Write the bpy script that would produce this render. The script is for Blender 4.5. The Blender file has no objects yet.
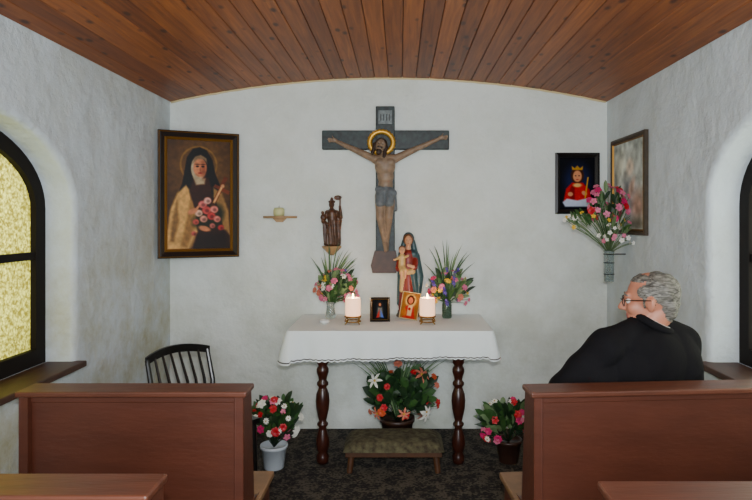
import bpy, math, random
import numpy as np
from mathutils import Vector, Matrix
random.seed(7)
pi=math.pi
# ------------------------------------------------------------------ materials
def lin(c):
    r=[]
    for x in c[:3]:
        x=x/255.0
        r.append(x/12.92 if x<=0.04045 else ((x+0.055)/1.055)**2.4)
    return (r[0],r[1],r[2],1.0)
def M(name,col,rough=0.6,metal=0.0,var=None,bump=None,emit=None,sss=0.0,spec=None,trans=0.0,col2=None,stretch=None):
    m=bpy.data.materials.new(name); m.use_nodes=True
    nt=m.node_tree; b=nt.nodes['Principled BSDF']
    b.inputs['Base Color'].default_value=lin(col)
    b.inputs['Roughness'].default_value=rough
    b.inputs['Metallic'].default_value=metal
    if spec is not None: b.inputs['Specular IOR Level'].default_value=spec
    if trans: b.inputs['Transmission Weight'].default_value=trans
    if sss:
        b.inputs['Subsurface Weight'].default_value=sss
        b.inputs['Subsurface Radius'].default_value=(0.02,0.01,0.006)
    tc=nt.nodes.new('ShaderNodeTexCoord'); src=tc.outputs['Object']
    if stretch:
        mp=nt.nodes.new('ShaderNodeMapping'); mp.inputs['Scale'].default_value=stretch; nt.links.new(src,mp.inputs[0]); src=mp.outputs[0]
    if var:
        n=nt.nodes.new('ShaderNodeTexNoise'); n.inputs['Scale'].default_value=var[0]; n.inputs['Detail'].default_value=6
        nt.links.new(src,n.inputs['Vector'])
        r=nt.nodes.new('ShaderNodeValToRGB')
        c=lin(col)
        c2=lin(col2) if col2 else tuple(x*(1-var[1]) for x in c[:3])+(1,)
        r.color_ramp.elements[0].position=0.35; r.color_ramp.elements[1].position=0.65
        r.color_ramp.elements[0].color=c2; r.color_ramp.elements[1].color=c
        nt.links.new(n.outputs['Fac'],r.inputs['Fac']); nt.links.new(r.outputs['Color'],b.inputs['Base Color'])
    if bump:
        n=nt.nodes.new('ShaderNodeTexNoise'); n.inputs['Scale'].default_value=bump[0]; n.inputs['Detail'].default_value=4
        nt.links.new(src,n.inputs['Vector'])
        bp=nt.nodes.new('ShaderNodeBump'); bp.inputs['Strength'].default_value=bump[1]; bp.inputs['Distance'].default_value=0.01
        nt.links.new(n.outputs['Fac'],bp.inputs['Height']); nt.links.new(bp.outputs['Normal'],b.inputs['Normal'])
    if emit:
        b.inputs['Emission Color'].default_value=lin(emit[0]); b.inputs['Emission Strength'].default_value=emit[1]
    return m
def attr_mat(name,rough=0.4,spec=0.3):
    m=bpy.data.materials.new(name); m.use_nodes=True; nt=m.node_tree; b=nt.nodes['Principled BSDF']
    a=nt.nodes.new('ShaderNodeAttribute'); a.attribute_name='Col'
    n=nt.nodes.new('ShaderNodeTexNoise'); n.inputs['Scale'].default_value=60
    tc=nt.nodes.new('ShaderNodeTexCoord'); nt.links.new(tc.outputs['Object'],n.inputs['Vector'])
    mx=nt.nodes.new('ShaderNodeMix'); mx.data_type='RGBA'; mx.blend_type='OVERLAY'; mx.inputs[0].default_value=0.25
    nt.links.new(a.outputs['Color'],mx.inputs[6]); nt.links.new(n.outputs['Fac'],mx.inputs[7])
    nt.links.new(mx.outputs[2],b.inputs['Base Color']); b.inputs['Roughness'].default_value=rough; b.inputs['Specular IOR Level'].default_value=spec
    return m
# ------------------------------------------------------------------ mesh builder
class MB:
    def __init__(s): s.v=[];s.f=[];s.m=[];s.mats=[]
    def mi(s,mat):
        if mat not in s.mats: s.mats.append(mat)
        return s.mats.index(mat)
    def add(s,vs,fs,mat):
        o=len(s.v); i=s.mi(mat)
        s.v.extend([tuple(p) for p in vs])
        for f in fs: s.f.append([o+k for k in f]); s.m.append(i)
    def box(s,x0,x1,y0,y1,z0,z1,mat,R=None):
        vs=[Vector((x,y,z)) for x in (x0,x1) for y in (y0,y1) for z in (z0,z1)]
        if R is not None:
            c=Vector(((x0+x1)/2,(y0+y1)/2,(z0+z1)/2)); vs=[c+R@(v-c) for v in vs]
        s.add(vs,[(0,1,3,2),(4,6,7,5),(0,4,5,1),(2,3,7,6),(0,2,6,4),(1,5,7,3)],mat)
    def prism(s,pts,axis,a0,a1,mat):
        n=len(pts); vs=[]
        for a in (a0,a1):
            for p in pts:
                if axis=='x': vs.append((a,p[0],p[1]))
                elif axis=='y': vs.append((p[0],a,p[1]))
                else: vs.append((p[0],p[1],a))
        fs=[tuple(range(n)),tuple(range(2*n-1,n-1,-1))]+[(i,(i+1)%n,n+(i+1)%n,n+i) for i in range(n)]
        s.add(vs,fs,mat)
    def lathe(s,prof,c,mat,seg=24,cap=True):
        vs=[];fs=[];n=len(prof)
        for r,z in prof:
            for k in range(seg):
                a=2*pi*k/seg; vs.append((c[0]+r*math.cos(a),c[1]+r*math.sin(a),c[2]+z))
        for i in range(n-1):
            for k in range(seg):
                k2=(k+1)%seg; fs.append((i*seg+k,i*seg+k2,(i+1)*seg+k2,(i+1)*seg+k))
        if cap:
            fs.append(tuple(range(seg-1,-1,-1))); fs.append(tuple((n-1)*seg+k for k in range(seg)))
        s.add(vs,fs,mat)
    def tube(s,pts,rads,mat,seg=8,closed=False):
        pts=[Vector(p) for p in pts]; n=len(pts)
        if not hasattr(rads,'__len__'): rads=[rads]*n
        vs=[];fs=[]; up=None
        for i,p in enumerate(pts):
            if closed: t=(pts[(i+1)%n]-pts[(i-1)%n])
            else: t=(pts[min(i+1,n-1)]-pts[max(i-1,0)])
            t.normalize()
            if up is None:
                up=Vector((0,0,1)) if abs(t.z)<0.9 else Vector((1,0,0))
            a=(up-t*up.dot(t)).normalized(); b=t.cross(a); up=a
            for k in range(seg):
                an=2*pi*k/seg; vs.append(p+(a*math.cos(an)+b*math.sin(an))*rads[i])
        for i in range(n if closed else n-1):
            j=(i+1)%n
            for k in range(seg):
                k2=(k+1)%seg; fs.append((i*seg+k,i*seg+k2,j*seg+k2,j*seg+k))
        if not closed:
            fs.append(tuple(range(seg-1,-1,-1))); fs.append(tuple((n-1)*seg+k for k in range(seg)))
        s.add(vs,fs,mat)
    def ell(s,c,r,mat,R=None,seg=16,rings=10):
        vs=[];fs=[]; c=Vector(c)
        if not hasattr(r,'__len__'): r=(r,r,r)
        def tr(p):
            p=Vector((p[0]*r[0],p[1]*r[1],p[2]*r[2]))
            if R is not None: p=R@p
            return c+p
        vs.append(tr((0,0,-1)))
        for i in range(1,rings):
            th=-pi/2+pi*i/rings
            for k in range(seg):
                a=2*pi*k/seg; vs.append(tr((math.cos(th)*math.cos(a),math.cos(th)*math.sin(a),math.sin(th))))
        vs.append(tr((0,0,1))); top=len(vs)-1
        for k in range(seg):
            k2=(k+1)%seg
            fs.append((0,1+k2,1+k)); fs.append((top,1+(rings-2)*seg+k,1+(rings-2)*seg+k2))
            for i in range(rings-2):
                fs.append((1+i*seg+k,1+i*seg+k2,1+(i+1)*seg+k2,1+(i+1)*seg+k))
        s.add(vs,fs,mat)
    def blade(s,p0,p1,p2,w,mat,n=5,nrm=None):
        p0,p1,p2=Vector(p0),Vector(p1),Vector(p2); vs=[];fs=[]
        for i in range(n+1):
            t=i/n; p=p0*(1-t)**2+p1*2*t*(1-t)+p2*t*t
            d=((p1-p0)*(1-t)+(p2-p1)*t).normalized()
            sd=d.cross(nrm or Vector((0.2,-1,0.3)))
            sd=sd.normalized() if sd.length>1e-4 else Vector((1,0,0))
            ww=w*0.5*(math.sin(pi*min(1,0.12+t*0.88))**0.8+0.03)
            up=sd.cross(d).normalized()
            vs+= [p-sd*ww,p+up*ww*0.25,p+sd*ww]
            if i: 
                o=(i-1)*3; fs+=[(o,o+1,o+4,o+3),(o+1,o+2,o+5,o+4)]
        s.add(vs,fs,mat)
    def obj(s,name,parent=None,smooth=False,bevel=0,loc=None,rotz=0):
        me=bpy.data.meshes.new(name); me.from_pydata(s.v,[],s.f)
        for m in s.mats: me.materials.append(m)
        me.polygons.foreach_set('material_index',s.m)
        if smooth: me.polygons.foreach_set('use_smooth',[True]*len(s.f))
        me.update(); o=bpy.data.objects.new(name,me); bpy.context.scene.collection.objects.link(o)
        if parent: o.parent=parent
        if loc: o.location=loc
        if rotz: o.rotation_euler=(0,0,rotz)
        if bevel:
            b=o.modifiers.new('bevel','BEVEL'); b.width=bevel; b.segments=2; b.limit_method='ANGLE'; b.angle_limit=0.7
        return o
def empty(name,loc=(0,0,0),rotz=0):
    e=bpy.data.objects.new(name,None); e.location=loc; e.rotation_euler=(0,0,rotz); e.empty_display_size=0.1
    bpy.context.scene.collection.objects.link(e); return e
# blob figures: tapered capsules and ellipsoids fused into one continuous skin
def blob(name,prims,parent=None,voxel=0.006,it=3,smoothf=0.5,wrinkle=None):
    mb=MB(); mats=[]
    tmp=prims[0][-1]
    for p in prims:
        if p[-1] not in mats: mats.append(p[-1])
        if p[0]=='c':
            _,a,b,ra,rb,_m=p; a=Vector(a);b=Vector(b)
            if (b-a).length>1e-5: mb.tube([a,b],[ra,rb],tmp,seg=20)
            mb.ell(a,ra,tmp,seg=20,rings=12); mb.ell(b,rb,tmp,seg=20,rings=12)
        else:
            _,c,r,R,_m=p; mb.ell(c,r,tmp,R=R,seg=28,rings=18)
    o=mb.obj(name+'_src')
    md=o.modifiers.new('r','REMESH'); md.mode='VOXEL'; md.voxel_size=voxel
    if it:
        sm=o.modifiers.new('s','SMOOTH'); sm.factor=smoothf; sm.iterations=it
    dg=bpy.context.evaluated_depsgraph_get(); dg.update()
    me=bpy.data.meshes.new_from_object(o.evaluated_get(dg))
    bpy.data.objects.remove(o)
    me.materials.clear()
    for m in mats: me.materials.append(m)
    n=len(me.polygons)
    def classify(C):
        best=np.full(len(C),1e9); idx=np.zeros(len(C),dtype=np.int32)
        for p in prims:
            if p[0]=='c':
                a=np.array(p[1],float);b=np.array(p[2],float); ab=b-a; L=max(ab.dot(ab),1e-9)
                t=np.clip(((C-a)@ab)/L,0,1); d=np.linalg.norm(C-(a+t[:,None]*ab),axis=1)-(p[3]+(p[4]-p[3])*t)
            else:
                r=np.array(p[2] if hasattr(p[2],'__len__') else (p[2],)*3,float); q=C-np.array(p[1],float)
                if p[3] is not None: q=q@np.array(p[3])
                k=np.linalg.norm(q/r,axis=1); k2=np.linalg.norm(q/(r*r),axis=1)+1e-9; d=k*(k-1)/k2
            s=d<best; best[s]=d[s]; idx[s]=mats.index(p[-1])
        return idx
    C=np.zeros(n*3); me.polygons.foreach_get('center',C); C=C.reshape(-1,3)
    me.polygons.foreach_set('material_index',classify(C)); me.polygons.foreach_set('use_smooth',[True]*n)
    if wrinkle:
        nv=len(me.vertices); V=np.zeros(nv*3); me.vertices.foreach_get('co',V); V=V.reshape(-1,3)
        Nn=np.zeros(nv*3); me.vertices.foreach_get('normal',Nn); Nn=Nn.reshape(-1,3); vi=classify(V)
        for mt,fn in wrinkle.items():
            k=vi==mats.index(mt); V[k]+=Nn[k]*fn(V[k])[:,None]
        me.vertices.foreach_set('co',V.ravel())
    me.update()
    me.name=name; ob=bpy.data.objects.new(name,me); bpy.context.scene.collection.objects.link(ob)
    if parent: ob.parent=parent
    return ob
def CP(a,b,ra,rb,m): return ('c',tuple(a),tuple(b),ra,rb,m)
def EL(c,r,m,R=None): return ('e',tuple(c),r,R,m)
# ------------------------------------------------------------------ painter (vertex-coloured canvases)
def painting(name,w,h,U,V,bg,shapes,mat,parent,y=0,nx=100,noise=0.0,seed=1,gam=1.3):
    ny=int(nx*h/w); rs=np.random.RandomState(seed)
    uu,vv=np.meshgrid(np.linspace(0,U,nx+1),np.linspace(0,V,ny+1))
    C=np.zeros(uu.shape+(3,)); C[:]=bg
    for s in shapes:
        if s[0]=='e':
            _,cx,cy,rx,ry,col,sf=s[:7]; rot=math.radians(s[7]) if len(s)>7 else 0
            dx=uu-cx;dy=vv-cy; a=dx*math.cos(rot)+dy*math.sin(rot); b=-dx*math.sin(rot)+dy*math.cos(rot)
            d=(np.sqrt((a/rx)**2+(b/ry)**2)-1)*min(rx,ry)
        else:
            _,P,col,sf=s[:4]; n=len(P); d=np.full(uu.shape,1e9); ins=np.zeros(uu.shape,bool)
            for i in range(n):
                x0,y0=P[i];x1,y1=P[(i+1)%n]; ex,ey=x1-x0,y1-y0
                t=np.clip(((uu-x0)*ex+(vv-y0)*ey)/(ex*ex+ey*ey+1e-9),0,1)
                d=np.minimum(d,np.hypot(uu-x0-t*ex,vv-y0-t*ey))
                c=((y0>vv)!=(y1>vv)); xi=x0+(vv-y0)*ex/(ey if abs(ey)>1e-9 else 1e-9)
                ins^=(c&(uu<xi))
            d=np.where(ins,-d,d)
        al=np.clip(0.5-d/(2*sf),0,1)[...,None]
        C=C*(1-al)+np.array(col,float)*al
    if noise:
        nz=rs.rand(ny//6+2,nx//6+2); yi=np.linspace(0,ny//6,ny+1); xi=np.linspace(0,nx//6,nx+1)
        y0=yi.astype(int);x0=xi.astype(int);fy=(yi-y0)[:,None];fx=(xi-x0)[None,:]
        N=nz[y0][:,x0]*(1-fy)*(1-fx)+nz[y0+1][:,x0]*fy*(1-fx)+nz[y0][:,x0+1]*(1-fy)*fx+nz[y0+1][:,x0+1]*fy*fx
        C=C*(1+noise*(N[...,None]-0.5))
    C=np.clip(C,0,255)/255.0; C=np.where(C<=0.04045,C/12.92,((C+0.055)/1.055)**2.4); C=C**gam
    X=(uu/U-0.5)*w; Z=(0.5-vv/V)*h
    vs=[(float(a),y,float(b)) for a,b in zip(X.ravel(),Z.ravel())]
    W=nx+1; fs=[(j*W+i,(j+1)*W+i,(j+1)*W+i+1,j*W+i+1) for j in range(ny) for i in range(nx)]
    me=bpy.data.meshes.new(name); me.from_pydata(vs,[],fs); me.materials.append(mat)
    at=me.color_attributes.new('Col','FLOAT_COLOR','POINT')
    at.data.foreach_set('color',np.concatenate([C.reshape(-1,3),np.ones((C.shape[0]*C.shape[1],1))],1).ravel())
    o=bpy.data.objects.new(name,me); bpy.context.scene.collection.objects.link(o); o.parent=parent
    return o
def frame(parent,w,h,fw,mat,inner=None,depth=0.03,iw=0.012,name='frame_moulding',outer=None):
    mb=MB()
    def ring(W,H,f,y0,y1,m):
        o=[(-W/2,-H/2),(W/2,-H/2),(W/2,H/2),(-W/2,H/2)]; i=[(-W/2+f,-H/2+f),(W/2-f,-H/2+f),(W/2-f,H/2-f),(-W/2+f,H/2-f)]
        mid=[((a[0]*.55+b[0]*.45),(a[1]*.55+b[1]*.45)) for a,b in zip(o,i)]
        dd=min(0.012,(y1-y0)*0.5)
        vs=[(p[0],y1,p[1]) for p in o]+[(p[0],y0+dd*0.5,p[1]) for p in o]+[(p[0],y0,p[1]) for p in mid]+[(p[0],y0+dd,p[1]) for p in i]+[(p[0],y1,p[1]) for p in i]
        fs=[]
        for r in range(4):
            for k in range(4):
                k2=(k+1)%4; fs.append((r*4+k,r*4+k2,(r+1)*4+k2,(r+1)*4+k))
        mb.add(vs,fs,m)
    ring(w,h,fw,-depth,0,mat)
    if inner: ring(w-2*fw+0.002,h-2*fw+0.002,iw,-depth+min(0.006,depth*0.3),-0.001,inner)
    if outer: ring(w-0.012,h-0.012,0.011,-depth-0.002,-0.003,outer)
    mb.box(-w/2+0.005,w/2-0.005,-0.003,0,-h/2+0.005,h/2-0.005,mat)
    return mb.obj(name,parent,bevel=0)
# ------------------------------------------------------------------ special materials
def plaster(name,base,stain,stain_amt,low=False):
    m=bpy.data.materials.new(name); m.use_nodes=True; nt=m.node_tree; b=nt.nodes['Principled BSDF']; L=nt.links.new
    b.inputs['Roughness'].default_value=0.9; b.inputs['Specular IOR Level'].default_value=0.15
    tc=nt.nodes.new('ShaderNodeTexCoord')
    n1=nt.nodes.new('ShaderNodeTexNoise'); n1.inputs['Scale'].default_value=1.7; n1.inputs['Detail'].default_value=10; n1.inputs['Roughness'].default_value=0.7
    L(tc.outputs['Object'],n1.inputs['Vector'])
    r=nt.nodes.new('ShaderNodeValToRGB'); r.color_ramp.elements[0].position=0.42; r.color_ramp.elements[1].position=0.64
    r.color_ramp.elements[0].color=(0,0,0,1); r.color_ramp.elements[1].color=(1,1,1,1)
    L(n1.outputs['Fac'],r.inputs['Fac'])
    sp=nt.nodes.new('ShaderNodeSeparateXYZ'); L(tc.outputs['Object'],sp.inputs[0])
    mr=nt.nodes.new('ShaderNodeMapRange'); mr.inputs['From Min'].default_value=0.4; mr.inputs['From Max'].default_value=1.9
    mr.inputs['To Min'].default_value=stain_amt*(2.3 if low else 1.5); mr.inputs['To Max'].default_value=stain_amt*0.6
    L(sp.outputs['Z'],mr.inputs['Value'])
    mu=nt.nodes.new('ShaderNodeMath'); mu.operation='MULTIPLY'; L(r.outputs['Color'],mu.inputs[0]); L(mr.outputs[0],mu.inputs[1]); mu.use_clamp=True
    mx=nt.nodes.new('ShaderNodeMix'); mx.data_type='RGBA'; mx.inputs[6].default_value=lin(base); mx.inputs[7].default_value=lin(stain)
    L(mu.outputs[0],mx.inputs[0]); L(mx.outputs[2],b.inputs['Base Color'])
    n2=nt.nodes.new('ShaderNodeTexNoise'); n2.inputs['Scale'].default_value=6; n2.inputs['Detail'].default_value=10; n2.inputs['Roughness'].default_value=0.62
    n3=nt.nodes.new('ShaderNodeTexNoise'); n3.inputs['Scale'].default_value=1.6; n3.inputs['Detail'].default_value=2
    L(tc.outputs['Object'],n2.inputs['Vector']); L(tc.outputs['Object'],n3.inputs['Vector'])
    b3=nt.nodes.new('ShaderNodeBump'); b3.inputs['Strength'].default_value=0.5; b3.inputs['Distance'].default_value=0.12; L(n3.outputs['Fac'],b3.inputs['Height'])
    bp=nt.nodes.new('ShaderNodeBump'); bp.inputs['Strength'].default_value=0.5; bp.inputs['Distance'].default_value=0.05
    L(b3.outputs['Normal'],bp.inputs['Normal'])
    L(n2.outputs['Fac'],bp.inputs['Height']); L(bp.outputs['Normal'],b.inputs['Normal'])
    return m
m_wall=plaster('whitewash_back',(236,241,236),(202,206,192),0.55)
m_wallL=plaster('whitewash_left',(210,220,226),(180,178,150),0.55,True)  # bluish-grey base: side-wall shade put into the whitewash colour
m_wallR=plaster('whitewash_right',(212,222,228),(184,188,180),0.55)  # same bluish shade put into the base colour as on the left
BW=0.1047
def ceiling_mat():
    m=bpy.data.materials.new('pine_boards'); m.use_nodes=True; nt=m.node_tree; b=nt.nodes['Principled BSDF']; L=nt.links.new
    b.inputs['Roughness'].default_value=0.5
    tc=nt.nodes.new('ShaderNodeTexCoord'); sp=nt.nodes.new('ShaderNodeSeparateXYZ'); L(tc.outputs['Object'],sp.inputs[0])
    def mth(op,a,bv=None,c=None):
        n=nt.nodes.new('ShaderNodeMath'); n.operation=op
        for i,x in enumerate((a,bv,c)):
            if x is None: continue
            if isinstance(x,(int,float)): n.inputs[i].default_value=x
            else: L(x,n.inputs[i])
        return n.outputs[0]
    idx=mth('FLOOR',mth('DIVIDE',mth('ADD',sp.outputs['X'],1.763),BW))
    wn=nt.nodes.new('ShaderNodeTexWhiteNoise'); wn.noise_dimensions='1D'; L(idx,wn.inputs['W'])
    cb=nt.nodes.new('ShaderNodeCombineXYZ')
    L(mth('ADD',mth('MULTIPLY',sp.outputs['X'],26),mth('MULTIPLY',idx,7.3)),cb.inputs[0]); L(mth('ADD',mth('MULTIPLY',sp.outputs['Y'],1.3),mth('MULTIPLY',idx,3.1)),cb.inputs[1])
    g=nt.nodes.new('ShaderNodeTexNoise'); g.inputs['Scale'].default_value=1.6; g.inputs['Detail'].default_value=6; g.inputs['Distortion'].default_value=0.8; L(cb.outputs[0],g.inputs['Vector'])
    r=nt.nodes.new('ShaderNodeValToRGB'); e=r.color_ramp.elements
    e[0].position=0.25; e[0].color=lin((98,46,14)); e[1].position=0.8; e[1].color=lin((178,102,40))
    e2=r.color_ramp.elements.new(0.52); e2.color=lin((138,74,26))
    L(mth('ADD',mth('MULTIPLY',g.outputs['Fac'],0.75),mth('MULTIPLY',wn.outputs['Value'],0.25)),r.inputs['Fac'])
    cb2=nt.nodes.new('ShaderNodeCombineXYZ'); L(mth('ADD',mth('MULTIPLY',sp.outputs['X'],12),mth('MULTIPLY',idx,5.7)),cb2.inputs[0]); L(mth('ADD',mth('MULTIPLY',sp.outputs['Y'],5.5),mth('MULTIPLY',idx,2.9)),cb2.inputs[1])
    v=nt.nodes.new('ShaderNodeTexVoronoi'); v.inputs['Scale'].default_value=0.95; L(cb2.outputs[0],v.inputs['Vector'])
    kr=nt.nodes.new('ShaderNodeValToRGB'); kr.color_ramp.elements[0].position=0.10; kr.color_ramp.elements[1].position=0.22
    kr.color_ramp.elements[0].color=(1,1,1,1); kr.color_ramp.elements[1].color=(0,0,0,1); L(v.outputs['Distance'],kr.inputs['Fac'])
    mx=nt.nodes.new('ShaderNodeMix'); mx.data_type='RGBA'; mx.inputs[7].default_value=lin((56,22,8)); L(mth('MULTIPLY',kr.outputs['Color'],0.9),mx.inputs[0]); L(r.outputs['Color'],mx.inputs[6])
    L(mx.outputs[2],b.inputs['Base Color'])
    return m
m_pine=ceiling_mat()
m_dark=M('dark_gap',(40,20,10),0.9)
m_pew=M('pew_brown_paint',(88,44,28),0.45,var=(4,0.2),bump=(20,0.1),stretch=(1,3,4))
m_pewtop=M('pew_cap_paint',(102,56,38),0.42,var=(5,0.3),bump=(20,0.1),stretch=(1,7,7))
m_seat=M('worn_seat_wood',(140,104,70),0.5,var=(10,0.3))
m_sill=M('sill_wood',(76,46,32),0.5,var=(12,0.35),stretch=(4,1,4))
m_frameblk=M('window_black_wood',(22,16,13),0.7,spec=0.2)
def floor_mat():
    m=M('patterned_carpet',(60,54,46),0.95,bump=(120,0.5)); nt=m.node_tree; b=nt.nodes['Principled BSDF']; L=nt.links.new
    tc=nt.nodes.new('ShaderNodeTexCoord'); v=nt.nodes.new('ShaderNodeTexVoronoi'); v.inputs['Scale'].default_value=16; n=nt.nodes.new('ShaderNodeTexNoise'); n.inputs['Scale'].default_value=55; n.inputs['Detail'].default_value=4
    L(tc.outputs['Object'],v.inputs['Vector']); L(tc.outputs['Object'],n.inputs['Vector'])
    a=nt.nodes.new('ShaderNodeMath'); a.operation='MULTIPLY_ADD'; a.inputs[1].default_value=0.35; L(v.outputs['Distance'],a.inputs[0]); L(n.outputs['Fac'],a.inputs[2])
    r=nt.nodes.new('ShaderNodeValToRGB'); e=r.color_ramp.elements; e[0].position=0.5; e[0].color=lin((14,11,10)); e[1].position=0.8; e[1].color=lin((84,76,64)); x=e.new(0.64); x.color=lin((32,26,22))
    L(a.outputs[0],r.inputs['Fac']); L(r.outputs['Color'],b.inputs['Base Color']); return m
m_floor=floor_mat()
m_darkwood=M('altar_turned_wood',(62,28,18),0.3,var=(20,0.4))
m_black=M('black_lacquer',(16,14,13),0.3)
m_gold=M('gold_leaf',(216,164,60),0.4,metal=0.55)
m_brass=M('brass_wire',(150,110,50),0.4,metal=0.8)
# ------------------------------------------------------------------ room shell
XL,XR,YB,YF=-1.763,1.587,4.6,-0.9
xc=(XL+XR)/2; hw=(XR-XL)/2
def zc(x): return 2.505+0.184*(1-((x-xc)/hw)**2)
mb=MB(); mb.box(XL-0.3,XR+0.3,YF,YB+0.1,-0.05,0,m_floor); mb.obj('floor')
mb=MB()
top=[(XL-0.3,0),(XR+0.3,0)]+[(x,(zc(min(max(x,XL),XR))+0.03)) for x in [XR+0.3]+list(np.linspace(XR,XL,30))+[XL-0.3]]
mb.prism(top,'y',YB,YB+0.1,m_wall); mb.obj('wall_back')
mb=MB(); nb=32
for i in range(nb):
    a=XL+i*BW; b=min(a+BW,XR); g=0.0016
    za,zb=zc(a),zc(b)
    mb.prism([(a+g,za+0.004),(a+g+0.0035,za),(b-g-0.0035,zb),(b-g,zb+0.004),(b-g,zb+0.018),(a+g,za+0.018)],'y',YF,YB,m_pine)
xs=list(np.linspace(XL-0.02,XR+0.02,30))
mb.prism([(x,zc(x)+0.012) for x in xs]+[(x,zc(x)+0.06) for x in reversed(xs)],'y',YF,YB,m_dark)
mb.obj('ceiling')
m_trim=M('plaster_bead',(224,204,156),0.8)
mb=MB(); mb.tube([(x,YB-0.004,zc(x)-0.004+0.002*math.sin(x*37)) for x in np.linspace(XL+0.01,XR-0.01,60)],0.009,m_trim,seg=6); mb.obj('trim_1',smooth=True)
def side_wall(name,X,sgn,yc,a,spring,b,sill,mat,depth):
    def loop(off):
        pts=[(yc-a-off,sill-off)]
        n=28
        for i in range(n+1):
            t=pi-pi*i/n
            pts.append((yc+(a+off)*math.cos(t),spring+(b+off)*math.sin(t)))
        pts.append((yc+a+off,sill-off)); return pts
    import bmesh
    bm=bmesh.new(); e=0.035
    L0=[bm.verts.new((X,p[0],p[1])) for p in loop(e)]
    n=len(L0)
    outer=[bm.verts.new((X,y,z)) for y,z in ((YF,0),(YB,0),(YB,2.62),(YF,2.62))]
    es=[bm.edges.new((L0[i],L0[(i+1)%n])) for i in range(n)]+[bm.edges.new((outer[i],outer[(i+1)%4])) for i in range(4)]
    bmesh.ops.triangle_fill(bm,use_beauty=True,edges=es)
    prev=L0
    for k in range(1,6):
        t=k/5*pi/2; off=e*(1-math.sin(t)); dx=e*(1-math.cos(t))
        cur=[bm.verts.new((X+sgn*dx,p[0],p[1])) for p in loop(off)]
        for i in range(n): bm.faces.new((prev[i],prev[(i+1)%n],cur[(i+1)%n],cur[i])).smooth=True
        prev=cur
    cur=[bm.verts.new((X+sgn*depth,p[0],p[1])) for p in loop(0)]
    for i in range(n): bm.faces.new((prev[i],prev[(i+1)%n],cur[(i+1)%n],cur[i])).smooth=True
    bmesh.ops.recalc_face_normals(bm,faces=bm.faces)
    me=bpy.data.meshes.new(name); bm.to_mesh(me); bm.free(); me.materials.append(mat)
    o=bpy.data.objects.new(name,me); bpy.context.scene.collection.objects.link(o)
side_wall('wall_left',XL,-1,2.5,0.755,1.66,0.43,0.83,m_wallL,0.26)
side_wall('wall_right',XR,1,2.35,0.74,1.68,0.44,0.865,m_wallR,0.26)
# hammered cathedral glass
def glass_mat(name,ca,cb_):
    m=bpy.data.materials.new(name); m.use_nodes=True; nt=m.node_tree; L=nt.links.new
    nt.nodes.remove(nt.nodes['Principled BSDF']); out=nt.nodes['Material Output']
    tc=nt.nodes.new('ShaderNodeTexCoord'); v=nt.nodes.new('ShaderNodeTexVoronoi'); v.inputs['Scale'].default_value=70; v.feature='SMOOTH_F1'
    n=nt.nodes.new('ShaderNodeTexNoise'); n.inputs['Scale'].default_value=42; n.inputs['Detail'].default_value=4; n.inputs['Distortion'].default_value=1.5
    L(tc.outputs['Object'],v.inputs['Vector']); L(tc.outputs['Object'],n.inputs['Vector'])
    ad=nt.nodes.new('ShaderNodeMath'); ad.operation='MULTIPLY_ADD'; ad.inputs[1].default_value=0.6; L(v.outputs['Distance'],ad.inputs[0]); L(n.outputs['Fac'],ad.inputs[2])
    r=nt.nodes.new('ShaderNodeValToRGB'); r.color_ramp.elements[0].position=0.5; r.color_ramp.elements[0].color=lin(ca); r.color_ramp.elements[1].position=0.92; r.color_ramp.elements[1].color=lin(cb_)
    L(ad.outputs[0],r.inputs['Fac'])
    t=nt.nodes.new('ShaderNodeBsdfTranslucent'); L(r.outputs['Color'],t.inputs['Color'])
    g=nt.nodes.new('ShaderNodeBsdfGlossy'); g.inputs['Roughness'].default_value=0.2
    bp=nt.nodes.new('ShaderNodeBump'); bp.inputs['Strength'].default_value=0.6; bp.inputs['Distance'].default_value=0.004; L(ad.outputs[0],bp.inputs['Height']); L(bp.outputs['Normal'],g.inputs['Normal'])
    mx=nt.nodes.new('ShaderNodeMixShader'); mx.inputs[0].default_value=0.05; L(t.outputs[0],mx.inputs[1]); L(g.outputs[0],mx.inputs[2]); L(mx.outputs[0],out.inputs['Surface'])
    return m
m_glass=glass_mat('hammered_yellow_glass',(246,238,110),(140,126,40))
m_glassR=glass_mat('hammered_pale_glass',(244,244,225),(196,194,160))
def window(name,X,sgn,yc,a,spring,b,sill,gm):
    e=empty(name,(X,yc,0)); fwd=0.085
    def lp(off):
        pts=[(-(a-off),sill+off)]
        for i in range(29):
            t=pi-pi*i/28; pts.append(((a-off)*math.cos(t),spring+(b-off)*math.sin(t)))
        pts.append((a-off,sill+off)); return pts
    mb=MB(); A=lp(0);B=lp(fwd); n=len(A); vs=[];fs=[]
    for L_,x in ((A,0.03),(A,-0.03),(B,-0.03),(B,0.03)):
        vs+=[(x,p[0],p[1]) for p in L_]
    for r in range(4):
        for i in range(n):
            j=(i+1)%n; r2=(r+1)%4; fs.append((r*n+i,r*n+j,r2*n+j,r2*n+i))
    mb.add(vs,fs,m_frameblk)
    mb.box(-0.024,0.024,-a+0.06,a-0.06,1.39,1.43,m_frameblk)
    mb.box(-0.024,0.024,-0.022,0.022,sill+0.05,spring+b-0.05,m_frameblk)
    mb.obj('window_frame',e)
    g=MB(); P=lp(0.04); g.add([(0,p[0],p[1]) for p in P],[tuple(range(n))],gm); g.obj('glass_pane',e)
    return e
window('window_1',XL-0.19,-1,2.5,0.755,1.66,0.43,0.83,m_glass)
window('window_2',XR+0.19,1,2.35,0.74,1.68,0.44,0.865,m_glassR)
mb=MB(); mb.box(XL-0.158,XL+0.05,2.5-0.79,3.285,0.800,0.832,m_sill); mb.obj('trim_2',bevel=0.006)
mb=MB(); mb.box(XR-0.05,XR+0.158,2.35-0.77,3.12,0.835,0.867,m_sill); mb.obj('trim_3',bevel=0.006)
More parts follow.
